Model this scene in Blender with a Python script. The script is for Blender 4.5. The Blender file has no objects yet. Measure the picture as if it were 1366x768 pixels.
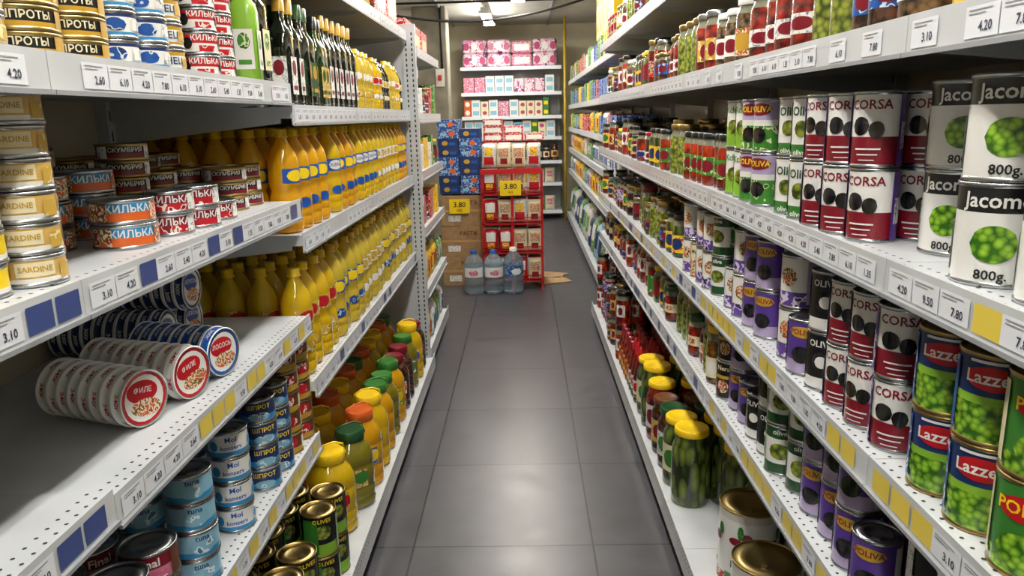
import bpy, math, random
import numpy as np
from mathutils import Matrix, Vector, Euler
random.seed(11)
scn=bpy.context.scene
R=math.radians
# ------------------------------------------------------------ materials
MATS={}
def lin(h):
    h=h.lstrip('#'); c=[int(h[i:i+2],16)/255 for i in (0,2,4)]
    return tuple([(x/12.92 if x<=.04045 else ((x+.055)/1.055)**2.4) for x in c]+[1.0])
def mat(name,col,rough=.45,metal=0,coat=0,trans=0,emit=0,ior=1.45,sss=0):
    m=bpy.data.materials.new(name); m.use_nodes=True
    b=m.node_tree.nodes['Principled BSDF']
    b.inputs['Base Color'].default_value=lin(col); b.inputs['Roughness'].default_value=rough
    b.inputs['Metallic'].default_value=metal; b.inputs['Coat Weight'].default_value=coat
    b.inputs['Coat Roughness'].default_value=.06
    b.inputs['Transmission Weight'].default_value=trans; b.inputs['IOR'].default_value=ior
    if emit:
        b.inputs['Emission Color'].default_value=lin(col); b.inputs['Emission Strength'].default_value=emit
    MATS[name]=m; return m
def tex_in(m,scale=(1,1,1)):
    nt=m.node_tree; tc=nt.nodes.new('ShaderNodeTexCoord'); mp=nt.nodes.new('ShaderNodeMapping')
    mp.inputs['Scale'].default_value=scale; nt.links.new(tc.outputs['Object'],mp.inputs['Vector']); return mp
def mnoise(name,cols,scale=60,rough=.4,coat=0,const=True,st=(1,1,1),metal=0,detail=1.5,trans=0):
    m=mat(name,cols[0][1],rough,metal,coat,trans); nt=m.node_tree; mp=tex_in(m,st)
    n=nt.nodes.new('ShaderNodeTexNoise'); n.inputs['Scale'].default_value=scale; n.inputs['Detail'].default_value=detail
    nt.links.new(mp.outputs[0],n.inputs['Vector'])
    r=nt.nodes.new('ShaderNodeValToRGB'); r.color_ramp.interpolation='CONSTANT' if const else 'LINEAR'
    e=r.color_ramp.elements; e[0].position=cols[0][0]; e[0].color=lin(cols[0][1]); e[1].position=cols[1][0]; e[1].color=lin(cols[1][1])
    for p,c in cols[2:]:
        q=e.new(p); q.color=lin(c)
    nt.links.new(n.outputs['Fac'],r.inputs[0]); nt.links.new(r.outputs[0],nt.nodes['Principled BSDF'].inputs['Base Color'])
    return m
def mvor(name,cA,cB,scale=100,st=(1,1,1),rough=.25,coat=.8,lo=.2,hi=.75):
    m=mat(name,cA,rough,0,coat); nt=m.node_tree; mp=tex_in(m,st)
    n=nt.nodes.new('ShaderNodeTexVoronoi'); n.inputs['Scale'].default_value=scale
    nt.links.new(mp.outputs[0],n.inputs['Vector'])
    r=nt.nodes.new('ShaderNodeValToRGB'); e=r.color_ramp.elements
    e[0].position=lo; e[0].color=lin(cA); e[1].position=hi; e[1].color=lin(cB)
    nt.links.new(n.outputs['Distance'],r.inputs[0]); nt.links.new(r.outputs[0],nt.nodes['Principled BSDF'].inputs['Base Color'])
    bp=nt.nodes.new('ShaderNodeBump'); bp.inputs['Strength'].default_value=.25; bp.inputs['Distance'].default_value=.003; bp.invert=True
    nt.links.new(n.outputs['Distance'],bp.inputs['Height']); nt.links.new(bp.outputs[0],nt.nodes['Principled BSDF'].inputs['Normal'])
    return m
SOL=dict(white='dededc',offwhite='c8c6bf',black='101013',navy='132c5e',blue='1a4c9e',lblue='84b5cc',sky='2f84b8',red='ae0f1c',dred='740d20',orange='d05e22',
 yellow='e8c814',dyellow='d4a80e',gold='b8902f',green='32722a',lgreen='7cab30',dgreen='184522',purple='50348a',lilac='aa9bc0',pink='c67690',dpink='a83a66',
 brown='5e3420',tan='b98f5d',grey='8a8c8f',cream='ddd3b0',teal='1f7d7d',capy='f0c81c',sgold='c9a45a')
for k,v in SOL.items(): mat(k,v,.36,0,.3)
mnoise('shelf_white',[(.3,'b7bbc0'),(.75,'c7cbd0')],8,.35,.2,False)
mnoise('back_panel',[(.3,'b4ad9b'),(.75,'c2bbaa')],8,.5,.1,False)
mat('shelf_grey','8d9095',.45); mat('tagw','dfe3ec',.3,0,.5); mat('tagblue','38477f',.35,0,.4); mat('tagyellow','dcc54c',.35,0,.4)
mat('ink','2a2f46',.6); mat('hole','2e3033',.8)
mat('silver','b0b3b6',.27,1); mat('goldlid','a8925e',.3,1); mat('dsteel','77797d',.3,1)
mat('oil','ffd91c',.04,0,.5,.52,0,1.38,.0); mat('oil2','fbbd18',.05,0,.5,.48,0,1.38); mat('oilpale','ffe650',.04,0,.5,.62,0,1.36)
mat('dglass','10160c',.05,0,1); mat('gglass','18300f',.06,0,1,.0); mat('ygglass','8a821a',.05,0,1,.35); mat('jneck','8d8f7c',.08,0,1,.3)
mat('water','cfe4f2',.05,0,.3,.85,0,1.2)
mvor('peas','8fc032','2c5e10',110); mvor('olives_b','2b2a2e','000000',70); mvor('olives_g','8f9a38','3a4714',75)
mvor('pickles','6c7a30','1c2a0c',42,(1,1,.35)); mvor('gherkin','7c7e34','33360f',60,(1,1,.4)); mvor('tomato','9a2414','3a0804',40)
mvor('sauce','7a140e','420906',14,lo=.1); mvor('mixveg','94501e','2a330f',60); mvor('eggplant','5a3420','1c0f08',55); mvor('peppers','ac300e','4e0804',45,(1,1,.6))
mvor('beans','6e5434','2a1a0e',80); mvor('leaf','5c722c','1a260c',50,(1,1,.3)); mvor('jam','3c1420','14060a',30)
mnoise('pr_white',[(.0,'e0e0dd'),(.54,'b8bcc0'),(.60,'5c6066'),(.64,'dadad6')],90)
mnoise('pr_red',[(.0,'ae1422'),(.55,'dccfc4'),(.62,'7a0c1c')],60)
mnoise('pr_blue',[(.0,'164890'),(.56,'c8d2dc'),(.63,'122e60')],60)
mnoise('pr_green',[(.0,'387c28'),(.55,'cdd3a4'),(.62,'20541b')],60)
mnoise('pr_yellow',[(.0,'e4be14'),(.56,'b01a1a'),(.62,'e0d4a4')],50)
mnoise('pr_gold',[(.0,'bc9a40'),(.55,'dcd0a0'),(.63,'7a5c22')],60)
mnoise('pr_brown',[(.0,'6b4630'),(.55,'c0a088'),(.63,'3a2218')],60)
mnoise('pr_teal',[(.0,'7cadc4'),(.55,'d0dde4'),(.63,'3e6f96')],60)
mnoise('pr_pink',[(.0,'c46484'),(.52,'e0d0d5'),(.62,'922450')],60)
mnoise('pr_purple',[(.0,'583e8c'),(.52,'cfc6dc'),(.62,'2d1d4d')],60)
mnoise('pr_food',[(.0,'c05a24'),(.42,'dccfb4'),(.5,'94261a'),(.58,'528426'),(.63,'dfd6c2')],90)
mnoise('pr_paper',[(.0,'dacbd2'),(.48,'cc5490'),(.53,'e0d8de'),(.6,'80346c')],14)
mnoise('cardboard',[(.3,'8c6f4e'),(.7,'a38259')],20,.8,0,False)
mnoise('wall_mat',[(.3,'c6bea6'),(.7,'d4ccb5')],5,.85,0,False)
mnoise('wall_left_mat',[(.3,'b0aa9a'),(.7,'beb8a8')],5,.8,0,False)
mnoise('ceil_mat',[(.3,'c2c1b9'),(.7,'cfcec6')],4,.9,0,False)
mnoise('pillar_mat',[(.3,'6f6a60'),(.7,'85806f')],7,.8,0,False)
mat('redmetal','b00c14',.35,0,.4); mat('cable','151515',.6); mat('tube','fffaf0',.4,emit=78); mat('steelbeam','8a8c8e',.5,.2); mat('pipe_y','b8992e',.4)
def floor_mat():
    m=mat('floor_tiles','4a4b50',.35); nt=m.node_tree; b=nt.nodes['Principled BSDF']
    tc=nt.nodes.new('ShaderNodeTexCoord'); mp=nt.nodes.new('ShaderNodeMapping'); mp.inputs['Location'].default_value=(-.208+.6*5,-2.85+.6*8,0)
    nt.links.new(tc.outputs['Object'],mp.inputs['Vector'])
    br=nt.nodes.new('ShaderNodeTexBrick'); br.offset=0; br.squash=1
    for k,v in (('Scale',1),('Mortar Size',.0035),('Mortar Smooth',.1),('Bias',0),('Brick Width',.6),('Row Height',.6)): br.inputs[k].default_value=v
    br.inputs['Color1'].default_value=lin('3c3b41'); br.inputs['Color2'].default_value=lin('434248'); br.inputs['Mortar'].default_value=lin('151416')
    nt.links.new(mp.outputs[0],br.inputs['Vector'])
    n=nt.nodes.new('ShaderNodeTexNoise'); n.inputs['Scale'].default_value=9; n.inputs['Detail'].default_value=8; nt.links.new(tc.outputs['Object'],n.inputs['Vector'])
    mx=nt.nodes.new('ShaderNodeMixRGB'); mx.blend_type='OVERLAY'; mx.inputs[0].default_value=.4
    nt.links.new(br.outputs['Color'],mx.inputs[1]); nt.links.new(n.outputs['Fac'],mx.inputs[2]); nt.links.new(mx.outputs[0],b.inputs['Base Color'])
    mr=nt.nodes.new('ShaderNodeMapRange'); mr.inputs['To Min'].default_value=.24; mr.inputs['To Max'].default_value=.42
    nt.links.new(n.outputs['Fac'],mr.inputs['Value']); nt.links.new(mr.outputs[0],b.inputs['Roughness'])
    bp=nt.nodes.new('ShaderNodeBump'); bp.invert=True; bp.inputs['Strength'].default_value=.4; bp.inputs['Distance'].default_value=.002
    nt.links.new(br.outputs['Fac'],bp.inputs['Height']); nt.links.new(bp.outputs[0],b.inputs['Normal'])
floor_mat()
# ------------------------------------------------------------ mesh prototypes
class P:
    def __init__(s,r=.04,h=.1,d=None): s.v=[];s.f=[];s.m=[];s.s=[];s.r=r;s.h=h;s.d=d if d else r;s.fr=None
    def add(s,vs,fs,m,sm=True):
        o=len(s.v); s.v+=[tuple(x) for x in vs]; s.f+=[tuple(i+o for i in f) for f in fs]
        s.m+=(m if isinstance(m,list) else [m]*len(fs)); s.s+=[sm]*len(fs)
    def merge(s,o,M=None):
        vs=[tuple(M@Vector(v)) for v in o.v] if M else o.v
        b=len(s.v); s.v+=vs; s.f+=[tuple(i+b for i in f) for f in o.f]; s.m+=o.m; s.s+=o.s
    def freeze(s):
        if s.fr is None:
            s.fr=(np.array(s.v,float),np.array([i for f in s.f for i in f],np.int64),np.array([len(f) for f in s.f],np.int64),s.m,np.array(s.s,bool))
        return s.fr
def lathe(p,prof,mats,n=24,sq=0,cx=0,cy=0,sx=1,sy=1):
    k=0
    ang=[2*math.pi*j/n for j in range(n)]
    def fac(a):
        if not sq: return 1
        return 1/((abs(math.cos(a))**sq+abs(math.sin(a))**sq)**(1/sq))
    fc=[fac(a) for a in ang]
    def ring(r,z): return [(0+cx,cy,z)] if r<1e-6 else [(cx+sx*r*fc[j]*math.cos(ang[j]),cy+sy*r*fc[j]*math.sin(ang[j]),z) for j in range(n)]
    segs=[];cur=[]
    for q in prof+[None]:
        if q is None:
            if len(cur)>1: segs.append(cur)
            cur=[]
        else: cur.append(q)
    for sg in segs:
        vs=[];st=[]
        for r,z in sg: st.append(len(vs)); vs+=ring(r,z)
        fs=[];ms=[]
        for i in range(len(sg)-1):
            mm=mats if isinstance(mats,str) else mats[k]; k+=1
            a,b=st[i],st[i+1]; pa=sg[i][0]<1e-6; pb=sg[i+1][0]<1e-6
            for j in range(n):
                j2=(j+1)%n
                if pa: fs.append((a,b+j2,b+j))
                elif pb: fs.append((a+j,a+j2,b))
                else: fs.append((a+j,a+j2,b+j2,b+j))
                ms.append(mm)
        p.add(vs,fs,ms)
def box(p,x0,x1,y0,y1,z0,z1,m,bev=0):
    if bev<=0:
        v=[(x0,y0,z0),(x1,y0,z0),(x1,y1,z0),(x0,y1,z0),(x0,y0,z1),(x1,y0,z1),(x1,y1,z1),(x0,y1,z1)]
        p.add(v,[(3,2,1,0),(4,5,6,7),(0,1,5,4),(1,2,6,5),(2,3,7,6),(3,0,4,7)],m,False); return
    b=bev
    v=[];
    for (zz,i) in ((z0,b),(z0+b,0),(z1-b,0),(z1,b)):
        X0,X1,Y0,Y1=x0+i,x1-i,y0+i,y1-i
        v+=[(X0+b,Y0,zz),(X1-b,Y0,zz),(X1,Y0+b,zz),(X1,Y1-b,zz),(X1-b,Y1,zz),(X0+b,Y1,zz),(X0,Y1-b,zz),(X0,Y0+b,zz)]
    f=[tuple(range(7,-1,-1)),tuple(range(24,32))]
    for l in range(3):
        for j in range(8): f.append((l*8+j,l*8+(j+1)%8,(l+1)*8+(j+1)%8,(l+1)*8+j))
    p.add(v,f,m,False)
def tube(p,pts,r,m,n=8):
    pts=[Vector(q) for q in pts]; vs=[]
    for i,q in enumerate(pts):
        t=(pts[min(i+1,len(pts)-1)]-pts[max(i-1,0)]).normalized()
        a=t.cross(Vector((0,0,1)));
        if a.length<.1: a=t.cross(Vector((0,1,0)))
        a.normalize(); b=t.cross(a)
        vs+=[tuple(q+a*r*math.cos(2*math.pi*j/n)+b*r*math.sin(2*math.pi*j/n)) for j in range(n)]
    fs=[(i*n+j,i*n+(j+1)%n,(i+1)*n+(j+1)%n,(i+1)*n+j) for i in range(len(pts)-1) for j in range(n)]
    fs+=[tuple(range(n-1,-1,-1)),tuple(range((len(pts)-1)*n,len(pts)*n))]
    p.add(vs,fs,m)
TX={}
def text(body,size):
    key=(body,size)
    if key in TX: return TX[key]
    c=bpy.data.curves.new('t','FONT'); c.body=body; c.size=size; c.align_x='CENTER'; c.align_y='CENTER'; c.resolution_u=2; c.offset=size*.018
    o=bpy.data.objects.new('t',c); scn.collection.objects.link(o)
    dg=bpy.context.evaluated_depsgraph_get(); me=o.evaluated_get(dg).to_mesh()
    r=([(v.co.x,v.co.y) for v in me.vertices],[tuple(q.vertices) for q in me.polygons])
    o.evaluated_get(dg).to_mesh_clear(); bpy.data.objects.remove(o); bpy.data.curves.remove(c)
    TX[key]=r; return r
def wrap(p,pts,fs,r,phi,z,m,e=.0006):
    p.add([((r+e)*math.sin(phi+u/r),-(r+e)*math.cos(phi+u/r),z+v) for u,v in pts],fs,m)
def cells(w,fn,n):
    pts=[];fs=[]
    for i in range(n+1):
        u=-w/2+w*i/n; lo,hi=fn(u); pts+=[(u,lo),(u,hi)]
    for i in range(n): fs.append((2*i,2*i+2,2*i+3,2*i+1))
    return pts,fs
def decals(p,r,h,ds,reps=(0,180),curved=True,yf=0):
    e=.0005
    for d in ds:
        e+=.0003
        k=d[0]
        for rp in (reps if curved else (0,)):
            if k=='txt': pts,fs=text(d[2],d[3]*h); zc=d[4]*h; m=d[5]
            else:
                w=(R(d[2])*r) if curved else d[2]*2*r; m=d[5]
                n=max(1,int(d[2]/14)) if curved else (1 if k=='rect' else 14)
                if k=='ell': n=max(n,10)
                if k=='rect': pts,fs=cells(w,lambda u:(d[3]*h,d[4]*h),n); zc=0
                else: pts,fs=cells(w,lambda u:(-d[4]*h*math.sqrt(max(0,1-(2*u/w)**2)),d[4]*h*math.sqrt(max(0,1-(2*u/w)**2))),n); zc=d[3]*h
            if curved: wrap(p,pts,fs,r,R(d[1]+rp),zc,m,e)
            else: p.add([(u+d[1]*r,yf-e,zc+v) for u,v in pts],fs,m,False)
def can(r,h,bands,ds=(),lid='silver',reps=(0,180),n=26,ring=True):
    p=P(r+.0008,h); b=r-.0015
    prof=[(0,.003),(r-.005,.003),(r-.003,0),(r,.001),(r,.004),(b,.006),None]; ms=[lid]*5
    zs=[.006+t*(h-.012) for t in [bb[0] for bb in bands]+[bands[-1][1]]]
    prof+=[(b,z) for z in zs]+[None]; ms+=[bb[2] for bb in bands]
    prof+=[(b,h-.006),(r,h-.004),(r,h-.001),(r-.002,h),(r-.004,h-.004),None,(r-.004,h-.004),(r*.8,h-.004),(r*.78,h-.003),(r*.55,h-.003),(r*.53,h-.0037),(0,h-.0037)]; ms+=[lid]*9
    lathe(p,prof,ms,n); decals(p,b,h,ds,reps)
    if ring: box(p,-.002,.010,-r*.55,-r*.3,h-.003,h-.0018,lid)
    return p
def jar(r,h,body,lid,label=None,lab2=None,lh=.18,txt=None,ds=(),n=24,sq=0,lz=(.22,.62),lw=125):
    p=P(r+.001,h); z=h-lh*h*.6; nk=r*.82; lt=max(.012,min(.02,h*.1))
    prof=[(0,.004),(r*.8,.002),(r*.93,0),(r,.008),(r,h*.3),(r,h*.68),(r*.97,h*.76),(nk*1.0,h*.84),(nk,h-lt),None,(nk+.003,h-lt-.002),(nk+.004,h-lt),(nk+.004,h-.003),(nk+.001,h),None,(nk+.001,h),(nk*.85,h),(nk*.82,h-.001),(0,h-.001)]
    ms=[body]*6+['jneck' if n<30 else body]*2+[lid]*6
    lathe(p,prof,ms,n,sq)
    if label and not sq:
        a,b=lz
        D=[('rect',0,lw,a,b,label)]
        if lab2: D+=[('ell',0,lw*.5,(a+b)/2,(b-a)*.33,lab2)]
        if txt: D+=[('txt',0,txt,.13,.53,'ink')]
        decals(p,r,h,D+list(ds))
    return p
def bottle(r,h,body,cap,label,lab2=None,capr=.0165,txt=None,tc='white',pinch=.86):
    p=P(r+.0005,h)
    prof=[(0,.006),(r*.6,.004),(r*.8,0),(r*.96,.006),(r,.02),(r,h*.12),(r*.955,h*.13),(r,h*.14),(r,h*.2),(r*.955,h*.21),(r,h*.22),(r,h*.33),(r*.95,h*.37),(r*pinch,h*.41),(r*.95,h*.45),(r,h*.48),(r,h*.65),(r*.97,h*.70),(r*.84,h*.77),(r*.5,h*.86),(capr*.85,h*.905),(capr*.85,h*.93),
      None,(capr*1.15,h*.925),(capr*1.15,h*.932),(capr,h*.935),(capr,h*.995),(capr*.85,h),(0,h)]
    lathe(p,prof,[body]*21+[cap]*5,20)
    D=[('rect',0,100,.49,.63,label)]
    if lab2: D.append(('ell',0,70,.56,.055,lab2))
    D.append(('ell',0,56,.27,.05,label))
    if txt: D.append(('txt',0,txt,.055,.56,tc))
    decals(p,r,h,D); return p
def tallbottle(r,h,body,cap,label,lab2):
    p=P(r+.001,h)
    prof=[(0,.004),(r*.85,0),(r,.006),(r,h*.62),(r*.9,h*.68),(r*.5,h*.75),(r*.4,h*.80),(r*.38,h*.9),None,(r*.46,h*.86),(r*.46,h*.995),(r*.4,h),(0,h)]
    q=P(); lathe(q,prof,[body]*7+[cap]*3,20,5); 
    p.merge(q)
    for a in (0,90,180,270):
        q=P(); decals(q,r,h,[('rect',0,.74,.12,.46,label),('ell',0,.5,.36,.07,lab2),('rect',0,.5,.16,.20,lab2)],curved=False,yf=-r*1.003)
        p.merge(q,Matrix.Rotation(R(a),4,'Z'))
    return p
def jug(r,h,body,cap,label,lab2=None,txt=None,handle=True):
    p=P(r*1.04,h)
    prof=[(0,.008),(r*.7,.004),(r*.9,0),(r*1.0,.012),(r,h*.12),(r*.965,h*.135),(r,h*.15),(r,h*.27),(r*.965,h*.285),(r,h*.30),(r,h*.55),(r*.965,h*.57),(r,h*.59),(r*.96,h*.70),(r*.82,h*.79),(r*.62,h*.85),(r*.56,h*.88),None,
      (r*.62,h*.865),(r*.66,h*.875),(r*.66,h*.985),(r*.62,h),None,(r*.62,h),(r*.5,h-.001),(0,h-.001)]
    lathe(p,prof,[body]*16+[cap]*5,28,2.5)
    if handle: tube(p,[(-r*.62,0,h*.84),(-r*.80,.0,h*.91),(-r*.70,0,h*1.02),(-r*.3,0,h*1.07),(r*.3,0,h*1.07),(r*.70,0,h*1.02),(r*.80,0,h*.91),(r*.62,0,h*.84)],r*.05,cap)
    for rp in (0,180):
        D=[('rect',0,66,.31,.54,label)]
        if lab2: D.append(('ell',0,46,.44,.08,lab2))
        if txt: D.append(('txt',0,txt,.05,.49,'white'))
        decals(p,r*1.012,h,D,(rp,))
    return p
def carton(w,d,h,m,ds=(),bev=.002):
    p=P(w/2+.001,h,d/2+.001); box(p,-w/2,w/2,-d/2,d/2,0,h,m,bev); decals(p,w/2,h,ds,curved=False,yf=-d/2); return p
def pillow(w,d,h,m,ds=(),seal=None):
    p=P(w/2,h,d/2); nu,nv=8,10; vs=[]
    def dep(u,v): return d/2*((1-abs(u)**3)**.5)*((1-abs(v)**4)**.5)
    for s in (-1,1):
        for j in range(nv+1):
            for i in range(nu+1):
                u=-1+2*i/nu; v=-1+2*j/nv
                vs.append((u*w/2*(1-.06*(1-abs(v))),s*(dep(u,v)+.0008),h/2+v*h/2))
    fs=[];o=(nu+1)*(nv+1)
    for j in range(nv):
        for i in range(nu):
            a=j*(nu+1)+i; fs.append((a,a+1,a+nu+2,a+nu+1)); fs.append((o+a+1,o+a,o+a+nu+1,o+a+nu+2))
    p.add(vs,fs,m)
    for d_ in ds:
        u0,u1,v0,v1,mm=d_; pv=[];pf=[]
        for j in range(7):
            for i in range(7):
                u=u0+(u1-u0)*i/6; v=v0+(v1-v0)*j/6; pv.append((u*w/2*(1-.06*(1-abs(v))),-(dep(u,v)+.003),h/2+v*h/2))
        for j in range(6):
            for i in range(6): a=j*7+i; pf.append((a,a+1,a+8,a+7))
        p.add(pv,pf,mm)
    if seal: box(p,-w/2,w/2,-.0015,.0015,h-.012,h+.004,seal)
    return p
# ------------------------------------------------------------ group
class G:
    def __init__(s,name): s.n=name; s.b={}
    def mput(s,p,M): s.b.setdefault(id(p),(p,[]))[1].append(np.array(M))
    def put(s,p,x,y,z,rz=0,sc=1): s.mput(p,Matrix.Translation((x,y,z))@Matrix.Rotation(R(rz),4,'Z')@Matrix.Scale(sc,4))
    def build(s):
        V=[];L=[];T=[];MI=[];S=[];off=0;names=[]
        for p,ms in s.b.values():
            v,l,t,m,sm=p.freeze(); A=np.stack(ms); k=len(A)
            vh=np.concatenate([v,np.ones((len(v),1))],1)
            W=np.einsum('kij,nj->kni',A,vh)[:,:,:3].reshape(-1,3); V.append(W)
            L.append((l[None,:]+(np.arange(k)*len(v))[:,None]+off).ravel()); T.append(np.tile(t,k))
            for q in m:
                if q not in names: names.append(q)
            mi=np.array([names.index(q) for q in m]); MI.append(np.tile(mi,k)); S.append(np.tile(sm,k)); off+=k*len(v)
        if not V: return None
        V=np.concatenate(V);L=np.concatenate(L);T=np.concatenate(T);MI=np.concatenate(MI);S=np.concatenate(S)
        c=(V.min(0)+V.max(0))/2; c[2]=V[:,2].min(); V=V-c
        me=bpy.data.meshes.new(s.n)
        me.vertices.add(len(V)); me.vertices.foreach_set('co',V.ravel().astype(np.float32))
        me.loops.add(len(L)); me.loops.foreach_set('vertex_index',L.astype(np.int32))
        me.polygons.add(len(T)); st=np.concatenate([[0],np.cumsum(T)[:-1]]); me.polygons.foreach_set('loop_start',st.astype(np.int32))
        for q in names: me.materials.append(MATS[q])
        me.polygons.foreach_set('material_index',MI.astype(np.int32)); me.polygons.foreach_set('use_smooth',S)
        me.update(calc_edges=True)
        o=bpy.data.objects.new(s.n,me); o.location=c; scn.collection.objects.link(o); return o
def single(name,p):
    g=G(name); g.put(p,0,0,0); return g.build()
def fill(name,protos,side,y0,y1,xf,depth,z,stack=(1,1),gap=.004,rot=35,jit=14,run=(1,2),order=None,dj=.012):
    g=G(name); y=y0; i=0; left=0; p=None
    while True:
        if left<=0:
            p=protos[i%len(protos)] if order else random.choice(protos); i+=1; left=random.randint(*run)
        left-=1
        if y+2*p.r>y1: break
        st=random.randint(*stack); nd=max(1,int((depth+.01-dj)/(2*p.d+gap))); o=random.uniform(0,dj)
        front=1 if (random.random()<.05 and nd>1 and dj>.01) else 0
        for k in range(front,nd):
            s2=st if k==0 else max(st,stack[1]-(0 if random.random()<.7 else 1))
            base_r=rot+random.uniform(-jit,jit)
            rectish=abs(p.r-p.d)>.003
            for s in range(s2):
                rr=(90 if rectish else base_r+random.uniform(-6,6))
                g.put(p,xf+side*(o+p.d+k*(2*p.d+gap))+random.uniform(-.001,.001),y+p.r+random.uniform(-.001,.001),z+s*p.h,(-side)*rr)
        y+=2*p.r+gap+random.uniform(0,gap)
    return g.build()
# ------------------------------------------------------------ shelving units
PR=['3.10','4.20','5.40','6.10','2.60','1.35','7.80','9.50']
def tag(p,u,z,y,style,txt=True):
    m={'w':'tagw','y':'tagyellow','b':'tagblue'}[style]
    w=.062 if style=='w' else .05
    pts=[(u-w/2,y-.0012,z-.017),(u+w/2,y-.0012,z-.017),(u+w/2,y-.0012,z+.017),(u-w/2,y-.0012,z+.017)]
    p.add(pts,[(0,1,2,3)],m,False)
    if style=='w' and txt:
        a,f=text(random.choice(PR),.015); p.add([(u+q[0]*.95+.008,y-.0018,z+q[1]-.006) for q in a],f,'ink',False)
        for k in range(2):
            p.add([(u-w*.4,y-.0018,z+.008+k*.004),(u+w*(.1+.2*k),y-.0018,z+.008+k*.004),(u+w*(.1+.2*k),y-.0018,z+.0092+k*.004),(u-w*.4,y-.0018,z+.0092+k*.004)],[(0,1,2,3)],'grey',False)
def rack(side,y0,y1,xf,depth,levels,top,base_f=.07,txt=True,base=.12):
    W=y1-y0; p=P(); E=.001; D=depth
    for z,pat in levels:
        box(p,E,W-E,.0,D,z-.028,z,'shelf_white')
        box(p,E,W-E,-.004,.0,z-.045,z+.006,'shelf_white')
        box(p,E,W-E,-.010,-.004,z-.047,z-.041,'shelf_grey')
        for u in (.004,W-.010):
            p.add([(u,.03,z-.028),(u,D,z-.028),(u,D,z-.085),(u,.03,z-.04),(u+.005,.03,z-.028),(u+.005,D,z-.028),(u+.005,D,z-.085),(u+.005,.03,z-.04)],
                  [(3,2,1,0),(4,5,6,7),(0,1,5,4),(2,3,7,6),(3,0,4,7)],'shelf_white',False)
        if txt:
            nh=int(W/.022)
            for rr in (.012,.03):
                for k in range(nh):
                    u=.015+k*.022+(0.011 if rr>.02 else 0)
                    p.add([(u+.003*math.cos(a*math.pi/3),rr+.003*math.sin(a*math.pi/3),z+.0004) for a in range(6)],[(0,1,2,3,4,5)],'hole',False)
        u=.045
        while u<W-.03:
            s=random.choice(pat)
            if s!='.': tag(p,u,z-.02,-.004,s,txt)
            u+=.064 if s=='w' else .056
    bf=-base_f
    box(p,E,W-E,bf,D,base-.05,base,'shelf_white'); box(p,E,W-E,bf-.004,bf,base-.055,base+.025,'shelf_white')
    if txt:
        for k in range(int(W/.02)):
            for zz in (base-.004,base+.012):
                u=.012+k*.02; p.add([(u+.003*math.cos(a*math.pi/3),bf-.0046,zz+.003*math.sin(a*math.pi/3)) for a in range(6)],[(0,1,2,3,4,5)],'hole',False)
    box(p,E,W-E,bf+.03,bf+.05,0,base-.05,'shelf_grey')
    box(p,E,W-E,D,D+.02,0,top,'back_panel')
    if txt:
        for k in range(1,int(top/.4)+1): box(p,E,W-E,D-.0005,D,k*.4-.002,k*.4,'hole')
    for u in (E,W-.031):
        box(p,u,u+.03,D-.03,D,0,top,'shelf_white')
        for k in range(int(top/.05)):
            if txt: p.add([(u+.012,D-.0305,k*.05+.01),(u+.018,D-.0305,k*.05+.01),(u+.018,D-.0305,k*.05+.035),(u+.012,D-.0305,k*.05+.035)],[(0,1,2,3)],'hole',False)
    g=G('shelving_unit')
    if side<0: M=Matrix.Translation((xf,y0,0))@Matrix.Rotation(R(90),4,'Z')
    else: M=Matrix.Translation((xf,y1,0))@Matrix.Rotation(R(-90),4,'Z')
    g.mput(p,M); return g.build()
LX=-.58; RX=.505; DL=.48
WB='wwwb'; WW='wwww.'; WY='wyyw'
rack(-1,-.06,.94,LX,DL,[(1.82,WW),(1.485,WW),(1.2,WB),(.905,'wwbb'),(.56,WY)],2.1,.07)
rack(-1,.94,1.92,LX,DL,[(1.82,WW),(1.485,WW),(1.20,'wbwb'),(.895,'wyyyw'),(.56,'wyy')],2.1,.07)
rack(-1,1.92,2.92,LX,DL,[(1.82,WW),(1.435,WW),(1.11,WW),(.71,WB)],2.1,.07)
rack(-1,2.92,3.92,LX,DL,[(1.82,WW),(1.435,WW),(1.11,WW),(.71,WB)],2.1,.07)
rack(-1,4.0,5.0,-.54,.45,[(1.75,WW),(1.42,WW),(1.12,WW),(.82,WW),(.48,WW)],1.85,.0)
for i in range(5):
    y0=.03+i
    rack(1,y0,y0+1,RX,DL,[(1.82,WW),(1.51,WW),(1.19,'wwww' if i else 'wwwy'),(.895,'wwyy' if i<2 else 'wwwyb'),(.635,'wyy' if i<2 else WB)],2.1,.05)
for i in range(5):
    y0=5.12+i*1.02
    rack(1,y0,y0+1.02,.61,.42,[(1.82,WW),(1.52,WW),(1.24,WW),(.98,WW),(.70,WW)],2.1,.03,txt=(i<1))
p=P(); box(p,-.60,-.535,3.93,3.965,0,1.86,'shelf_white'); box(p,-1.06,-.60,3.935,3.955,0,1.86,'shelf_white')
for k in range(72):
    for xx in (-.585,-.555):
        z=.03+k*.025; p.add([(xx,3.9295,z),(xx+.007,3.9295,z),(xx+.007,3.9295,z+.014),(xx,3.9295,z+.014)],[(0,1,2,3)],'hole',False)
for k,z in enumerate((.3,.62,.95,1.05,1.4,1.6)): box(p,-.534,-.531,3.935,3.962,z,z+.05,'tagw')
single('perforated_end_post',p)
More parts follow.
